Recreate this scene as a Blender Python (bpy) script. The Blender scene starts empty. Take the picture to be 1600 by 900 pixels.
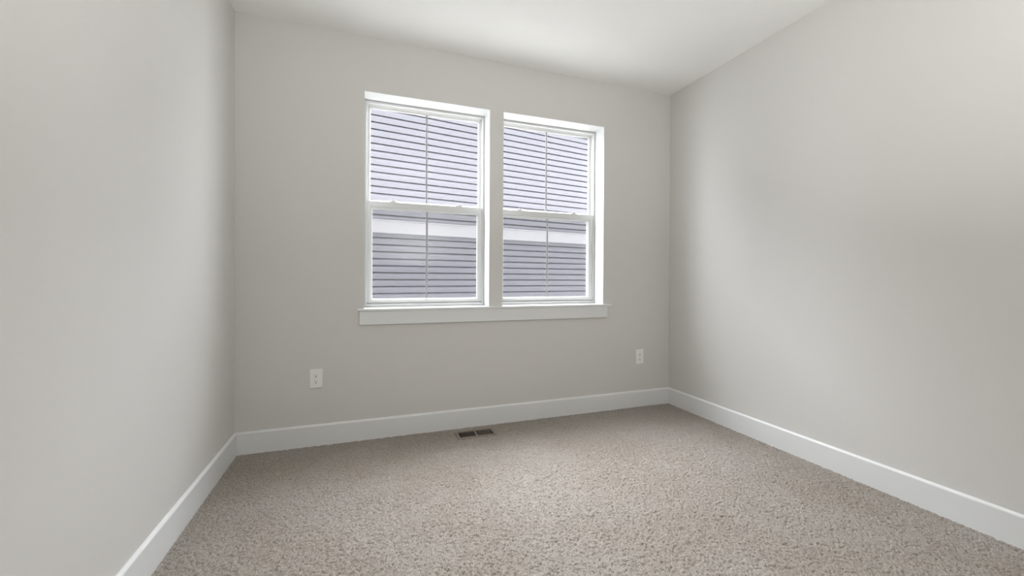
import bpy, bmesh, math, random
import numpy as np
from mathutils import Vector, Matrix

# ------------------------------------------------------------------ scene
scene = bpy.context.scene
col = scene.collection
random.seed(4)
np.random.seed(4)

# camera -------------------------------------------------------------------
F_PX, YAW, PITCH, ROLL, CAM_H = 641.307, 0.347005, -0.006563, 0.005022, 1.1055
cy, sy, cp, sp = math.cos(YAW), math.sin(YAW), math.cos(PITCH), math.sin(PITCH)
fwd = Vector((sy * cp, cy * cp, sp))
r0 = Vector((cy, -sy, 0))
u0 = r0.cross(fwd)
rt = math.cos(ROLL) * r0 + math.sin(ROLL) * u0
up = -math.sin(ROLL) * r0 + math.cos(ROLL) * u0
cam = bpy.data.cameras.new('camera')
cam.sensor_width = 36.0
cam.lens = F_PX / 1600 * 36.0
cam.shift_y = (438.968 - 450) / 1600
cam.clip_start = 0.05
cam.clip_end = 200
camo = bpy.data.objects.new('camera', cam)
col.objects.link(camo)
M = Matrix.Identity(4)
for i in range(3):
    M[i][0], M[i][1], M[i][2] = rt[i], up[i], -fwd[i]
M[2][3] = CAM_H
camo.matrix_world = M
scene.camera = camo

# world: hazy sky, brightest where the veiled sun stands behind the house next door
SKY = 3.0                                  # plain sky
GLOW = 43.0                                # added round the veiled sun
SIDE = 13.5                                # paler open sky at both ends of the gap between the houses
SUN_DIR = Vector((-0.08, 0.52, 0.85)).normalized()
w = bpy.data.worlds.new('sky')
scene.world = w
w.use_nodes = True
wn = w.node_tree
bg = wn.nodes['Background']
bg.inputs['Color'].default_value = (0.94, 0.965, 1.0, 1)
wtc = wn.nodes.new('ShaderNodeTexCoord')
wdot = wn.nodes.new('ShaderNodeVectorMath')
wdot.operation = 'DOT_PRODUCT'
wdot.inputs[1].default_value = SUN_DIR
wmax = wn.nodes.new('ShaderNodeMath')
wmax.operation = 'MAXIMUM'
wmax.inputs[1].default_value = 0.0
wpow = wn.nodes.new('ShaderNodeMath')
wpow.operation = 'POWER'
wpow.inputs[1].default_value = 3.0
wmad = wn.nodes.new('ShaderNodeMath')
wmad.operation = 'MULTIPLY_ADD'
wmad.inputs[1].default_value = GLOW
wmad.inputs[2].default_value = SKY
wn.links.new(wtc.outputs['Generated'], wdot.inputs[0])
wn.links.new(wdot.outputs['Value'], wmax.inputs[0])
wn.links.new(wmax.outputs[0], wpow.inputs[0])
wn.links.new(wpow.outputs[0], wmad.inputs[0])
wsep = wn.nodes.new('ShaderNodeSeparateXYZ')
wn.links.new(wtc.outputs['Generated'], wsep.inputs[0])
wabs = wn.nodes.new('ShaderNodeMath')
wabs.operation = 'ABSOLUTE'
wn.links.new(wsep.outputs['X'], wabs.inputs[0])
whp = wn.nodes.new('ShaderNodeMath')
whp.operation = 'POWER'
whp.inputs[1].default_value = 4.0
wn.links.new(wabs.outputs[0], whp.inputs[0])
whm = wn.nodes.new('ShaderNodeMath')
whm.operation = 'MULTIPLY_ADD'
whm.inputs[1].default_value = SIDE
wn.links.new(whp.outputs[0], whm.inputs[0])
wn.links.new(wmad.outputs[0], whm.inputs[2])
wn.links.new(whm.outputs[0], bg.inputs['Strength'])

# fill light added behind the view, aimed up at the ceiling ---------------
FILL = 49.0
la = bpy.data.lights.new('fill_light', 'AREA')
la.shape = 'DISK'
la.size = 0.6
la.energy = FILL
la.color = (1.0, 0.993, 0.982)
lo = bpy.data.objects.new('fill_light', la)
lo.location = (0.85, -0.30, 1.30)
lo.rotation_euler = (math.radians(180), 0, 0)
col.objects.link(lo)

scene.view_settings.view_transform = 'Standard'
scene.view_settings.look = 'None'
scene.view_settings.gamma = 1.0
scene.view_settings.use_curve_mapping = False
scene.view_settings.exposure = 0.2
scene.cycles.use_denoising = True
scene.cycles.max_bounces = 24
scene.cycles.diffuse_bounces = 12
scene.cycles.transparent_max_bounces = 16
scene.cycles.sample_clamp_indirect = 6.0

# dimensions (metres) --------------------------------------------------------
H = 2.74
XL, XR, D, YR = -0.7501, 2.5663, 2.9703, -0.75
WT = 0.20                                  # wall thickness
WIN = [(0.002, 0.893), (0.997, 1.888)]     # the two openings
Z0, Z1 = 0.889, 2.374
JD = 0.135                                 # reveal depth

# ------------------------------------------------------------------ materials
def mat(name, color, rough=0.5, spec=0.5, bump=None, metal=0.0):
    m = bpy.data.materials.new(name)
    m.use_nodes = True
    nt = m.node_tree
    b = nt.nodes['Principled BSDF']
    b.inputs['Base Color'].default_value = (*color, 1)
    b.inputs['Roughness'].default_value = rough
    b.inputs['Specular IOR Level'].default_value = spec
    b.inputs['Metallic'].default_value = metal
    if bump:
        scale, strength, dist = bump
        tc = nt.nodes.new('ShaderNodeTexCoord')
        no = nt.nodes.new('ShaderNodeTexNoise')
        no.inputs['Scale'].default_value = scale
        no.inputs['Detail'].default_value = 3
        bp = nt.nodes.new('ShaderNodeBump')
        bp.inputs['Strength'].default_value = strength
        bp.inputs['Distance'].default_value = dist
        nt.links.new(tc.outputs['Object'], no.inputs['Vector'])
        nt.links.new(no.outputs['Fac'], bp.inputs['Height'])
        nt.links.new(bp.outputs['Normal'], b.inputs['Normal'])
    return m

M_wall = mat('wall_paint', (0.610, 0.602, 0.583), 0.75, 0.25, (160, 0.06, 0.002))
M_ceil = mat('ceiling_paint', (0.82, 0.82, 0.805), 0.9, 0.2, (120, 0.08, 0.002))
M_trim = mat('trim_paint', (0.71, 0.72, 0.722), 0.38, 0.5, (40, 0.02, 0.001))
M_vinyl = mat('white_vinyl', (0.60, 0.607, 0.60), 0.35, 0.5)
M_lock = mat('lock_vinyl', (0.45, 0.455, 0.455), 0.4, 0.5)
M_muntin = mat('muntin_backlit', (0.30, 0.305, 0.305), 0.4, 0.5)  # backlit shade put into the colour, darker than the white vinyl
M_plate = mat('outlet_plastic', (0.80, 0.80, 0.78), 0.3, 0.5)
M_slot = mat('slot_shadow', (0.03, 0.03, 0.03), 0.6, 0.3)
M_screw = mat('screw_paint', (0.70, 0.70, 0.68), 0.35, 0.5)
M_reg = mat('register_brown', (0.185, 0.152, 0.125), 0.5, 0.5)
M_duct = mat('duct_dark', (0.015, 0.013, 0.012), 0.7, 0.3)
M_side = mat('vinyl_siding', (0.145, 0.143, 0.157), 0.6, 0.3, (25, 0.05, 0.002))
M_band = mat('band_board', (0.30, 0.293, 0.298), 0.6, 0.3)
M_roof = mat('roof_shingle', (0.10, 0.10, 0.11), 0.9, 0.2, (30, 0.4, 0.01))
M_found = mat('foundation', (0.42, 0.41, 0.39), 0.9, 0.2, (20, 0.3, 0.01))
M_ground = mat('ground_gravel', (0.58, 0.57, 0.54), 0.95, 0.1, (15, 0.5, 0.02))

def glass_mat():
    m = bpy.data.materials.new('window_glass')
    m.use_nodes = True
    nt = m.node_tree
    nt.nodes.clear()
    out = nt.nodes.new('ShaderNodeOutputMaterial')
    tr = nt.nodes.new('ShaderNodeBsdfTransparent')
    tr.inputs['Color'].default_value = (0.975, 0.98, 0.985, 1)
    gl = nt.nodes.new('ShaderNodeBsdfGlossy')
    gl.inputs['Roughness'].default_value = 0.0
    lw = nt.nodes.new('ShaderNodeLayerWeight')
    lw.inputs['Blend'].default_value = 0.5
    pw = nt.nodes.new('ShaderNodeMath')
    pw.operation = 'POWER'
    pw.inputs[1].default_value = 5.0
    fr = nt.nodes.new('ShaderNodeMath')
    fr.operation = 'MULTIPLY_ADD'
    fr.inputs[1].default_value = 0.85
    fr.inputs[2].default_value = 0.02
    nt.links.new(lw.outputs['Facing'], pw.inputs[0])
    nt.links.new(pw.outputs[0], fr.inputs[0])
    mx = nt.nodes.new('ShaderNodeMixShader')
    nt.links.new(fr.outputs[0], mx.inputs[0])
    nt.links.new(tr.outputs[0], mx.inputs[1])
    nt.links.new(gl.outputs[0], mx.inputs[2])
    nt.links.new(mx.outputs[0], out.inputs[0])
    return m
M_glass = glass_mat()

def screen_mat():
    m = bpy.data.materials.new('insect_screen_mesh')
    m.use_nodes = True
    nt = m.node_tree
    nt.nodes.clear()
    out = nt.nodes.new('ShaderNodeOutputMaterial')
    tr = nt.nodes.new('ShaderNodeBsdfTransparent')
    df = nt.nodes.new('ShaderNodeBsdfDiffuse')
    df.inputs['Color'].default_value = (0.09, 0.09, 0.095, 1)
    mx = nt.nodes.new('ShaderNodeMixShader')
    mx.inputs[0].default_value = 0.50
    nt.links.new(tr.outputs[0], mx.inputs[1])
    nt.links.new(df.outputs[0], mx.inputs[2])
    nt.links.new(mx.outputs[0], out.inputs[0])
    return m
M_screen = screen_mat()

def carpet_mat():
    m = bpy.data.materials.new('carpet_pile')
    m.use_nodes = True
    nt = m.node_tree
    b = nt.nodes['Principled BSDF']
    b.inputs['Roughness'].default_value = 0.95
    b.inputs['Specular IOR Level'].default_value = 0.1
    b.inputs['Sheen Weight'].default_value = 0.15
    tc = nt.nodes.new('ShaderNodeTexCoord')
    def noise(scale, detail, rough=0.6):
        n = nt.nodes.new('ShaderNodeTexNoise')
        n.inputs['Scale'].default_value = scale
        n.inputs['Detail'].default_value = detail
        n.inputs['Roughness'].default_value = rough
        nt.links.new(tc.outputs['Object'], n.inputs['Vector'])
        return n
    n1 = noise(330, 2, 0.6)          # yarn speckle
    r1 = nt.nodes.new('ShaderNodeValToRGB')
    e = r1.color_ramp.elements
    e[0].position, e[0].color = 0.32, (0.155, 0.138, 0.12, 1)
    e[1].position, e[1].color = 0.66, (0.45, 0.418, 0.38, 1)
    mid = r1.color_ramp.elements.new(0.46)
    mid.color = (0.262, 0.237, 0.21, 1)
    nt.links.new(n1.outputs['Fac'], r1.inputs[0])
    n2 = noise(1.7, 2)          # nap direction: wide patches, slightly browner
    r2 = nt.nodes.new('ShaderNodeValToRGB')
    e = r2.color_ramp.elements
    e[0].position, e[0].color = 0.38, (0.93, 0.905, 0.875, 1)
    e[1].position, e[1].color = 0.60, (1.0, 1.0, 1.0, 1)
    nt.links.new(n2.outputs['Fac'], r2.inputs[0])
    mx = nt.nodes.new('ShaderNodeMix')
    mx.data_type = 'RGBA'
    mx.blend_type = 'MULTIPLY'
    mx.inputs['Factor'].default_value = 1.0
    nt.links.new(r1.outputs[0], mx.inputs['A'])
    nt.links.new(r2.outputs[0], mx.inputs['B'])
    nt.links.new(mx.outputs['Result'], b.inputs['Base Color'])
    n3 = noise(420, 2)
    bp = nt.nodes.new('ShaderNodeBump')
    bp.inputs['Strength'].default_value = 0.6
    bp.inputs['Distance'].default_value = 0.003
    nt.links.new(n3.outputs['Fac'], bp.inputs['Height'])
    nt.links.new(bp.outputs['Normal'], b.inputs['Normal'])
    return m
M_carpet = carpet_mat()

# ------------------------------------------------------------------ helpers
def link(name, me, m, parent=None, smooth=False):
    o = bpy.data.objects.new(name, me)
    me.name = name
    me.materials.append(m)
    col.objects.link(o)
    if parent:
        o.parent = parent
    if smooth:
        me.polygons.foreach_set('use_smooth', [True] * len(me.polygons))
    return o

def pydata(name, v, f, m, parent=None, smooth=False):
    bm = bmesh.new()
    vs = [bm.verts.new(p) for p in v]
    for q in f:
        try:
            bm.faces.new([vs[i] for i in q])
        except ValueError:
            pass
    bmesh.ops.recalc_face_normals(bm, faces=bm.faces)
    return frombm(name, bm, m, parent, smooth)

def frombm(name, bm, m, parent=None, smooth=False):
    me = bpy.data.meshes.new(name)
    bm.to_mesh(me)
    bm.free()
    return link(name, me, m, parent, smooth)

def bm_box(bm, x0, x1, y0, y1, z0, z1, bevel=0.0, seg=2):
    r = bmesh.ops.create_cube(bm, size=1.0)
    vs = r['verts']
    for v in vs:
        v.co = Vector(((x0 + x1) / 2 + v.co.x * (x1 - x0), (y0 + y1) / 2 + v.co.y * (y1 - y0), (z0 + z1) / 2 + v.co.z * (z1 - z0)))
    if bevel > 0:
        es = list({e for v in vs for e in v.link_edges})
        bmesh.ops.bevel(bm, geom=es, offset=bevel, segments=seg, affect='EDGES', profile=0.5)

def box(name, x0, x1, y0, y1, z0, z1, m, parent=None, bevel=0.0):
    bm = bmesh.new()
    bm_box(bm, x0, x1, y0, y1, z0, z1, bevel)
    return frombm(name, bm, m, parent)

def empty(name, loc=(0, 0, 0)):
    o = bpy.data.objects.new(name, None)
    o.empty_display_size = 0.1
    o.location = loc
    col.objects.link(o)
    return o

def tag(o, label=None, cat=None, kind=None, group=None):
    if label: o['label'] = label
    if cat: o['category'] = cat
    if kind: o['kind'] = kind
    if group: o['group'] = group
    return o

def ring(name, x0, x1, z0, z1, wl, wr, wb, wt, prof, m, parent):
    """closed profile (u, y) swept round a rectangle with mitred corners; u 0..1 runs from the outer to the inner edge"""
    v, f = [], []
    n = len(prof)
    for k in range(4):
        for u, y in prof:
            x = x0 + u * wl if k in (0, 3) else x1 - u * wr
            z = z0 + u * wb if k in (0, 1) else z1 - u * wt
            v.append((x, y, z))
    for k in range(4):
        a, b = k * n, ((k + 1) % 4) * n
        for i in range(n):
            j = (i + 1) % n
            f.append((a + i, a + j, b + j, b + i))
    return pydata(name, v, f, m, parent)

# ------------------------------------------------------------------ room shell
def wall_with_holes():
    xs = [XL - WT, WIN[0][0], WIN[0][1], WIN[1][0], WIN[1][1], XR + WT]
    zs = [-0.05, Z0, Z1, H + 0.1]
    ya, yb = D, D + WT + 0.005
    v, idx, f = [], {}, []
    for s, y in enumerate((ya, yb)):
        for i, x in enumerate(xs):
            for k, z in enumerate(zs):
                idx[s, i, k] = len(v)
                v.append((x, y, z))
    hole = lambda i, k: k == 1 and i in (1, 3)
    nx, nz = len(xs) - 1, len(zs) - 1
    for i in range(nx):
        for k in range(nz):
            if hole(i, k):
                continue
            for s in (0, 1):
                f.append([idx[s, i, k], idx[s, i + 1, k], idx[s, i + 1, k + 1], idx[s, i, k + 1]])
            for (di, dk, e) in ((-1, 0, (i, k, i, k + 1)), (1, 0, (i + 1, k, i + 1, k + 1)), (0, -1, (i, k, i + 1, k)), (0, 1, (i, k + 1, i + 1, k + 1))):
                ii, kk = i + di, k + dk
                if not (0 <= ii < nx and 0 <= kk < nz) or hole(ii, kk):
                    a, b, c, d_ = e
                    f.append([idx[0, a, b], idx[0, c, d_], idx[1, c, d_], idx[1, a, b]])
    o = pydata('wall_back', v, f, M_wall)
    return o
tag(wall_with_holes(), 'greige painted wall holding the two windows', 'wall', 'structure')
tag(box('wall_left', XL - WT, XL, YR, D, -0.05, H + 0.1, M_wall), 'greige painted wall on the left', 'wall', 'structure')
tag(box('wall_right', XR, XR + WT, YR, D, -0.05, H + 0.1, M_wall), 'greige painted wall on the right', 'wall', 'structure')
tag(box('wall_rear', XL - WT, XR + WT, YR - WT, YR, -0.05, H + 0.1, M_wall), 'greige painted wall behind the viewer', 'wall', 'structure')
tag(box('ceiling', XL, XR, YR, D, H, H + 0.1, M_ceil), 'flat white painted ceiling', 'ceiling', 'structure')

# carpet: a real tufted surface; the opening under the floor register is left out
VX0, VX1, VY0, VY1 = 0.609, 0.897, 2.753, 2.892          # register outline
OX0, OX1, OY0, OY1 = 0.635, 0.873, 2.777, 2.872          # its louvre opening

def smooth_noise(nx, ny, cell, seed):
    rs = np.random.RandomState(seed)
    gx, gy = int(nx / cell) + 3, int(ny / cell) + 3
    g = rs.rand(gy, gx)
    X = np.arange(nx) / cell
    Y = np.arange(ny) / cell
    xi, yi = X.astype(int), Y.astype(int)
    xf, yf = X - xi, Y - yi
    xf, yf = xf * xf * (3 - 2 * xf), yf * yf * (3 - 2 * yf)
    a = g[yi][:, xi] * (1 - xf) + g[yi][:, xi + 1] * xf
    b = g[yi + 1][:, xi] * (1 - xf) + g[yi + 1][:, xi + 1] * xf
    return a * (1 - yf[:, None]) + b * yf[:, None]

def carpet():
    st = 0.0036
    ya = 0.55
    nx = int((XR - XL) / st) + 1
    ny = int((D - ya) / st) + 1
    xs = np.linspace(XL, XR, nx)
    ys = np.linspace(ya, D, ny)
    h = 0.60 * smooth_noise(nx, ny, 1.75, 1) + 0.30 * smooth_noise(nx, ny, 1.15, 2) + 0.12 * smooth_noise(nx, ny, 4.6, 3)
    h = (h - h.mean()) / h.std()
    h = np.clip(np.where(h > 0, 0.35 * h, 1.35 * h), -2.7, 0.6)      # rounded tuft tops, narrow gaps
    X, Y = np.meshgrid(xs, ys)
    rs = np.random.RandomState(9)
    jx = (rs.rand(ny, nx) - 0.5) * st * 0.7
    jy = (rs.rand(ny, nx) - 0.5) * st * 0.7
    jx[:, [0, -1]] = 0
    jx[[0, -1], :] = 0
    jy[:, [0, -1]] = 0
    jy[[0, -1], :] = 0
    edge = np.clip(np.minimum(np.minimum(X - XL, XR - X), D - Y) / 0.03, 0.0, 1.0)   # tucked in at the walls
    Z = h * 0.0032 * (0.35 + 0.65 * edge)
    # pressed flat under the register's rim
    under = (X > VX0 - 0.002) & (X < VX1 + 0.002) & (Y > VY0 - 0.002) & (Y < VY1 + 0.002)
    Z = np.where(under, -0.008, Z)
    X2, Y2 = X + jx, Y + jy
    co = np.stack([X2, Y2, Z], -1).reshape(-1, 3)
    i = np.arange(ny - 1)[:, None] * nx + np.arange(nx - 1)[None, :]
    quads = np.stack([i, i + 1, i + nx + 1, i + nx], -1).reshape(-1, 4)
    cx = X[:-1, :-1] + st / 2
    cyy = Y[:-1, :-1] + st / 2
    keep = ~((cx > OX0 - 0.004) & (cx < OX1 + 0.004) & (cyy > OY0 - 0.004) & (cyy < OY1 + 0.004))
    quads = quads[keep.reshape(-1)]
    # the part of the floor behind the view: plain strip joined to the first row
    n0 = len(co)
    extra = np.array([[XL, YR, -0.003], [XR, YR, -0.003], [XL, ya, -0.003], [XR, ya, -0.003]])
    co = np.concatenate([co, extra])
    quads = np.concatenate([quads, [[n0, n0 + 1, n0 + 3, n0 + 2]]])
    me = bpy.data.meshes.new('floor')
    me.vertices.add(len(co))
    me.vertices.foreach_set('co', co.astype(np.float32).ravel())
    me.loops.add(len(quads) * 4)
    me.loops.foreach_set('vertex_index', quads.astype(np.int32).ravel())
    me.polygons.add(len(quads))
    me.polygons.foreach_set('loop_start', np.arange(len(quads), dtype=np.int32) * 4)
    me.update(calc_edges=True)
    me.validate()
    return link('floor', me, M_carpet, smooth=True)
tag(carpet(), 'speckled beige wall to wall carpet', 'carpet', 'structure')

# baseboards: eased-top board, mitred into the corners ------------------------
BB = [(0.0, -0.02), (0.014, -0.02), (0.014, 0.127), (0.0132, 0.1305), (0.0100, 0.1345), (0.0060, 0.1375), (0.0, 0.1386)]
def board(name, p0, p1, nrm, m0, m1):
    """sweep BB from p0 to p1 along a wall whose inward normal is nrm; m0/m1 = mitre at the ends"""
    d = (Vector(p1) - Vector(p0)).normalized()
    v = []
    for P, s in ((p0, m0), (p1, -m1)):
        for o, z in BB:
            q = Vector(P) + Vector(nrm) * o + d * (o * s)
            v.append((q.x, q.y, z))
    n = len(BB)
    f = [(i, (i + 1) % n, n + (i + 1) % n, n + i) for i in range(n)] + [tuple(range(n)), tuple(range(n, 2 * n))]
    o = pydata(name, v, f, M_trim)
    return tag(o, None, 'baseboard', 'structure')
board('baseboard_back', (XL, D, 0), (XR, D, 0), (0, -1, 0), 1, 1)['label'] = 'white baseboard below the windows'
board('baseboard_left', (XL, YR, 0), (XL, D, 0), (1, 0, 0), 0, 1)['label'] = 'white baseboard along the left wall'
board('baseboard_right', (XR, YR, 0), (XR, D, 0), (-1, 0, 0), 0, 1)['label'] = 'white baseboard along the right wall'

# stool and apron below the windows -------------------------------------------
def stool():
    # plan outline with horns past the openings and tongues reaching into each reveal
    y0, y1 = D - 0.022, D
    x0, x1 = -0.037, 1.957
    bm = bmesh.new()
    bm_box(bm, x0, x1, y0, y1, 0.877, 0.893, 0.003, 2)
    for a, b in WIN:
        bm_box(bm, a, b, D, D + JD, 0.877, 0.893)
    return frombm('trim_1', bm, M_trim)
tag(stool(), 'white window stool ledge running under both windows', 'window stool', 'structure')
bm = bmesh.new()
bm_box(bm, -0.025, 1.920, D - 0.015, D, 0.783, 0.877, 0.002, 2)
tag(frombm('trim_2', bm, M_trim), 'flat white apron board under the window stool', 'window apron', 'structure')

# ------------------------------------------------------------------ windows
def window(name, x0, x1, label):
    W = x1 - x0
    root = empty(name, (x0, D, Z0))
    tag(root, label, 'window', 'structure')
    P = root
    def local(o):
        return o
    z0, z1 = 0.004, Z1 - Z0          # local heights above the stool
    # white jamb liner boards on the reveal (sides and head)
    t = 0.003
    bm = bmesh.new()
    bm_box(bm, 0, t, 0.0, JD, z0, z1)
    bm_box(bm, W - t, W, 0.0, JD, z0, z1)
    bm_box(bm, t, W - t, 0.0, JD, z1 - t, z1)
    frombm('jamb', bm, M_trim, P)
    # main frame: flange with stepped stop behind
    a, b = JD + 0.002, JD + 0.075
    prof = [(0.2, a), (0.75, a), (0.80, a + 0.003), (0.80, a + 0.026), (1.0, a + 0.028), (1.0, b), (0.0, b), (0.0, a + 0.010), (0.2, a + 0.010)]
    ring('frame', 0, W, z0 - 0.004, z1, 0.024, 0.024, 0.036, 0.026, prof, M_vinyl, P)
    # upper sash, in the outer track
    ys = JD + 0.040
    prof = [(0, ys), (0.50, ys), (0.58, ys + 0.004), (0.80, ys + 0.005), (1.0, ys + 0.013), (1.0, ys + 0.020), (0, ys + 0.020)]
    us = ring('sash', 0.017, W - 0.017, 0.742, z1 - 0.014, 0.027, 0.027, 0.040, 0.028, prof, M_vinyl, P)
    gx0, gx1, gz0, gz1 = 0.044, W - 0.044, 0.782, z1 - 0.042
    box('pane', gx0 - 0.004, gx1 + 0.004, ys + 0.015, ys + 0.018, gz0 - 0.004, gz1 + 0.004, M_glass, us)
    mbar(gx0, gx1, gz0, gz1, ys + 0.008, ys + 0.0145, us)
    # lower sash, in the inner track
    yl = JD + 0.010
    prof = [(0, yl + 0.002), (0.03, yl), (0.62, yl), (0.70, yl + 0.004), (0.86, yl + 0.005), (1.0, yl + 0.013), (1.0, yl + 0.021), (0, yl + 0.021)]
    lw = 0.042
    ls = ring('sash', 0.0155, W - 0.0155, 0.033, 0.767, lw, lw, 0.031, 0.058, prof, M_vinyl, P)
    lx0, lx1, lz0, lz1 = 0.0575, W - 0.0575, 0.064, 0.709
    box('pane', lx0 - 0.004, lx1 + 0.004, yl + 0.015, yl + 0.018, lz0 - 0.004, lz1 + 0.004, M_glass, ls)
    mbar(lx0, lx1, lz0, lz1, yl + 0.008, yl + 0.0145, ls)
    # two cam locks on the meeting rail
    for cx in (0.198, 0.690):
        bm = bmesh.new()
        bm_box(bm, cx - 0.027, cx + 0.027, yl + 0.003, yl + 0.024, 0.767, 0.774, 0.0015, 2)
        r = bmesh.ops.create_cone(bm, cap_ends=True, segments=20, radius1=0.011, radius2=0.009, depth=0.007)
        for v in r['verts']:
            v.co += Vector((cx, yl + 0.0135, 0.7775))
        n0 = len(bm.verts)
        bm_box(bm, cx - 0.006, cx + 0.030, yl + 0.008, yl + 0.017, 0.779, 0.7865, 0.002, 2)
        frombm('sash_lock', bm, M_lock, ls)
    # half insect screen outside the lower sash
    yo = JD + 0.062
    prof = [(0, yo), (0.9, yo), (1, yo + 0.002), (1, yo + 0.008), (0, yo + 0.008)]
    sc = ring('insect_screen', 0.024, W - 0.024, 0.036, 0.775, 0.024, 0.024, 0.018, 0.018, prof, M_vinyl, P)
    v = [(0.047, yo + 0.006, 0.053), (W - 0.047, yo + 0.006, 0.053), (W - 0.047, yo + 0.006, 0.758), (0.047, yo + 0.006, 0.758)]
    sm = pydata('screen_mesh', v, [(0, 1, 2, 3)], M_screen, sc)
    sm['label'] = 'fine dark insect mesh'
    return root

def mbar(x0, x1, z0, z1, ya, yb, parent):
    c = (x0 + x1) / 2
    w2 = 0.007
    prof = [(-w2, yb), (-w2, ya + 0.003), (-w2 * 0.45, ya), (w2 * 0.45, ya), (w2, ya + 0.003), (w2, yb)]
    v = [(c + x, y, z0) for x, y in prof] + [(c + x, y, z1) for x, y in prof]
    n = len(prof)
    f = [(i, (i + 1) % n, n + (i + 1) % n, n + i) for i in range(n)] + [tuple(range(n)), tuple(range(n, 2 * n))]
    return pydata('muntin', v, f, M_muntin, parent)

window('window_1', *WIN[0], 'white vinyl single hung window nearer the left wall')
window('window_2', *WIN[1], 'white vinyl single hung window nearer the right wall')

# ------------------------------------------------------------------ wall outlets
def outlet(cx, cz, label):
    root = empty('wall_outlet', (cx, D, cz))
    tag(root, label, 'outlet', None, 'duplex outlets on the window wall')
    # cover plate with a domed edge
    bm = bmesh.new()
    bm_box(bm, -0.0385, 0.0385, -0.0055, 0.0, -0.0625, 0.0625)
    front = [e for e in bm.edges if all(abs(v.co.y + 0.0055) < 1e-6 for v in e.verts)]
    bmesh.ops.bevel(bm, geom=front, offset=0.004, segments=3, affect='EDGES', profile=0.5)
    frombm('cover_plate', bm, M_plate, root)
    for s in (1, -1):
        z = s * 0.0195
        # receptacle face: a disc with flattened top and bottom
        bm = bmesh.new()
        pts = []
        for k in range(40):
            t = 2 * math.pi * k / 40
            pts.append((0.0172 * math.cos(t), max(-0.0143, min(0.0143, 0.0172 * math.sin(t)))))
        lo_ = [bm.verts.new((x, -0.0050, z + q)) for x, q in pts]
        hi = [bm.verts.new((x * 0.97, -0.0078, z + q * 0.97)) for x, q in pts]
        bm.faces.new(hi)
        for k in range(40):
            bm.faces.new((lo_[k], lo_[(k + 1) % 40], hi[(k + 1) % 40], hi[k]))
        bmesh.ops.recalc_face_normals(bm, faces=bm.faces)
        face = frombm('receptacle', bm, M_plate, root)
        for sx, hh in ((-0.0064, 0.0042), (0.0064, 0.0036)):
            o = box('slot', sx - 0.0012, sx + 0.0012, -0.0081, -0.0070, z + 0.0055 - hh, z + 0.0055 + hh, M_slot, face)
        bm = bmesh.new()
        r = bmesh.ops.create_cone(bm, cap_ends=True, segments=20, radius1=0.0036, radius2=0.0036, depth=0.0012)
        for v in r['verts']:
            v.co = Vector((v.co.x, -0.0076 + v.co.z, z - 0.0068 + v.co.y))
        frombm('ground_hole', bm, M_slot, face)
    bm = bmesh.new()
    r = bmesh.ops.create_uvsphere(bm, u_segments=16, v_segments=8, radius=0.0036)
    for v in r['verts']:
        v.co = Vector((v.co.x, -0.0055 + v.co.y * 0.45, v.co.z))
    frombm('screw', bm, M_screw, root)
    return root
outlet(-0.292, 0.440, 'white duplex wall outlet low on the wall left of the windows')
outlet(2.2545, 0.4305, 'white duplex wall outlet near the right corner of the window wall')

# ------------------------------------------------------------------ floor register
def register():
    cx, cyy = (VX0 + VX1) / 2, (VY0 + VY1) / 2
    root = empty('floor_register', (cx, cyy, 0))
    tag(root, 'brown metal floor register set in the carpet below the left window', 'floor vent')
    X0, X1, Y0, Y1 = VX0 - cx, VX1 - cx, VY0 - cyy, VY1 - cyy
    a0, a1, b0, b1 = OX0 - cx, OX1 - cx, OY0 - cyy, OY1 - cyy
    # face plate: bevelled rim round the opening, plus the middle bar
    prof = [(0.0, -0.004), (0.10, 0.000), (0.35, 0.0035), (0.9, 0.0042), (1.0, 0.0030), (1.0, -0.004)]
    v, f = [], []
    n = len(prof)
    for k in range(4):
        for u, z in prof:
            x = X0 + u * (a0 - X0) if k in (0, 3) else X1 - u * (X1 - a1)
            y = Y0 + u * (b0 - Y0) if k in (0, 1) else Y1 - u * (Y1 - b1)
            v.append((x, y, z))
    for k in range(4):
        a, b = k * n, ((k + 1) % 4) * n
        for i in range(n):
            j = (i + 1) % n
            f.append((a + i, a + j, b + j, b + i))
    pydata('face_plate', v, f, M_reg, root)
    box('center_bar', -0.0085, 0.0085, b0, b1, -0.004, 0.0038, M_reg, root, 0.001)
    # louvre blades, each half leaning away from the middle
    nb = 9
    for side in (-1, 1):
        lo_x, hi_x = (a0, -0.0085) if side < 0 else (0.0085, a1)
        pw = (hi_x - lo_x) / nb
        for i in range(nb):
            x = lo_x + (i + (0.0 if side < 0 else 1.0)) * pw
            if (side < 0 and i == 0) or (side > 0 and i == nb - 1):
                continue
            t, dz, lean = 0.0013, 0.009, 0.0055 if side < 0 else 0.0008
            vv = [(x - t, b0, 0.002), (x + t, b0, 0.002), (x + t + lean, b0, -dz), (x - t + lean, b0, -dz)]
            vv += [(p[0], b1, p[2]) for p in vv]
            pydata('louver', vv, [(0, 1, 2, 3), (4, 5, 6, 7), (0, 1, 5, 4), (1, 2, 6, 5), (2, 3, 7, 6), (3, 0, 4, 7)], M_reg, root)
    # duct boot below the opening
    bm = bmesh.new()
    zt, zb = -0.004, -0.16
    top = [bm.verts.new(p) for p in ((a0 - .003, b0 - .003, zt), (a1 + .003, b0 - .003, zt), (a1 + .003, b1 + .003, zt), (a0 - .003, b1 + .003, zt))]
    bot = [bm.verts.new((t_.co.x, t_.co.y, zb)) for t_ in top]
    for k in range(4):
        bm.faces.new((top[k], top[(k + 1) % 4], bot[(k + 1) % 4], bot[k]))
    bm.faces.new(bot)
    d = frombm('duct', bm, M_duct, root)
    d['label'] = 'dark duct opening under the louvers'
    return root
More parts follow.
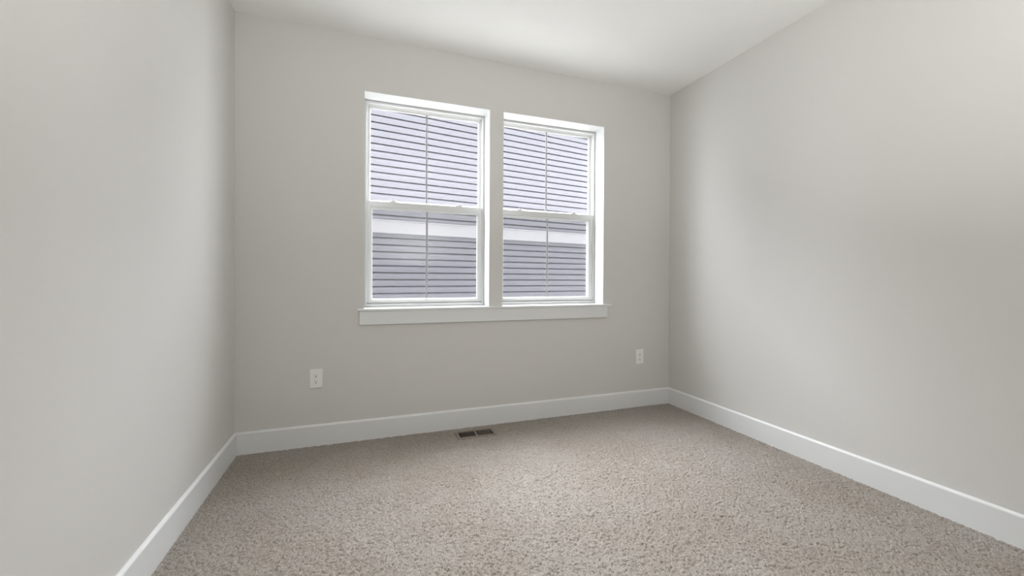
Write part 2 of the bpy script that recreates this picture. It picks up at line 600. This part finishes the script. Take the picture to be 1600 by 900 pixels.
register()

# ------------------------------------------------------------------ outside: the house next door
NM, NY = 0.16, 6.1757                        # its wall runs along y = NY + NM x
ex = Vector((1, NM, 0)).normalized()          # along the wall
en = Vector((ex.y, -ex.x, 0))                 # out of the wall, towards our room
def npt(s, o, z):
    q = Vector((0, NY, 0)) + ex * s + en * o
    return (q.x, q.y, z)
S0, S1 = -2.6, 5.8
house = empty('neighbor_house', npt(0.7, -2, -0.6))
tag(house, 'neighbouring house wall in pale lavender grey lap siding seen through the windows', 'house')
inv = Matrix.Translation(-house.location)
def npart(name, rows, m, parent=house):
    v, f = [], []
    for o, z in rows:
        a, b = npt(S0, o, z), npt(S1, o, z)
        v += [a, b]
    for i in range(len(rows) - 1):
        f.append((2 * i, 2 * i + 1, 2 * i + 3, 2 * i + 2))
    o = pydata(name, [inv @ Vector(p) for p in v], f, m, parent)
    return o
def lap_rows(z_top, pitch, n):
    """Dutch-lap courses from the top down; z_top is a shadow line (the butt of a course)"""
    rows = []
    for k in range(n):
        zt = z_top - k * pitch                # shadow line at the top of this course
        zb = zt - pitch
        rows += [(-0.050, zt + 0.006), (-0.050, zt - 0.009), (-0.013, zt - 0.0095), (-0.012, zt - 0.012), (-0.008, zt - 0.026), (-0.001, zt - 0.040), (0.0, zt - 0.043), (0.0, zb + 0.007), (-0.001, zb + 0.005), (-0.006, zb + 0.006)]
    return rows
TOPC = 4
npart('siding', lap_rows(3.436 + 0.1016 * TOPC, 0.1016, 14 + TOPC) + [(-0.050, 2.020), (-0.050, 2.005), (-0.013, 2.0045), (-0.012, 2.002), (-0.008, 1.988), (-0.001, 1.974), (0, 1.971), (0, 1.93)], M_side)
npart('siding', [(0.0, 1.76), (0.0, 1.691), (-0.001, 1.689), (-0.006, 1.690)] + lap_rows(1.684, 0.1008, 20), M_side)
npart('band_board', [(-0.01, 1.943), (0.030, 1.942), (0.030, 1.927), (0.022, 1.925), (0.022, 1.751), (-0.01, 1.751)], M_band)['label'] = 'white horizontal band board'
npart('foundation', [(-0.01, -0.30), (-0.01, -0.62)], M_found)
ztop = 3.436 + 0.1016 * TOPC
npart('eave', [(-0.02, ztop), (0.05, ztop), (0.05, ztop + 0.09), (0.06, ztop + 0.10), (-5.0, ztop + 1.9)], M_band)
# unseen mass above and beside the room, added to shade the siding next door
bm = bmesh.new()
ya, yb = YR - WT - 3.0, D + WT + 0.005
bm_box(bm, -5.5, 7.5, ya, yb, H + 0.11, H + 3.0)
bm_box(bm, -5.5, XL - WT - 0.01, ya, yb, -0.6, H + 0.11)
bm_box(bm, XR + WT + 0.01, 7.5, ya, yb, -0.6, H + 0.11)
tag(frombm('wall_sky_blocker', bm, M_side), 'unseen mass added above and beside the room to block sky light', 'wall', 'structure')
# ground between the houses
bm = bmesh.new()
vs = [bm.verts.new(p) for p in ((-14, D + WT + 0.005, -0.6), (18, D + WT + 0.005, -0.6), (18, 22, -0.6), (-14, 22, -0.6))]
bm.faces.new(vs)
tag(frombm('ground', bm, M_ground), 'ground between the two houses', 'ground', 'structure')

# daylight portals in the two window openings (they only guide the sky's own light)
for i, (a, b) in enumerate(WIN):
    pl = bpy.data.lights.new('window_portal', 'AREA')
    pl.shape = 'RECTANGLE'
    pl.size, pl.size_y = b - a, Z1 - Z0
    pl.cycles.is_portal = True
    po = bpy.data.objects.new('window_portal', pl)
    po.location = ((a + b) / 2, D + WT + 0.03, (Z0 + Z1) / 2)
    po.rotation_euler = (math.radians(-90), 0, 0)
    col.objects.link(po)
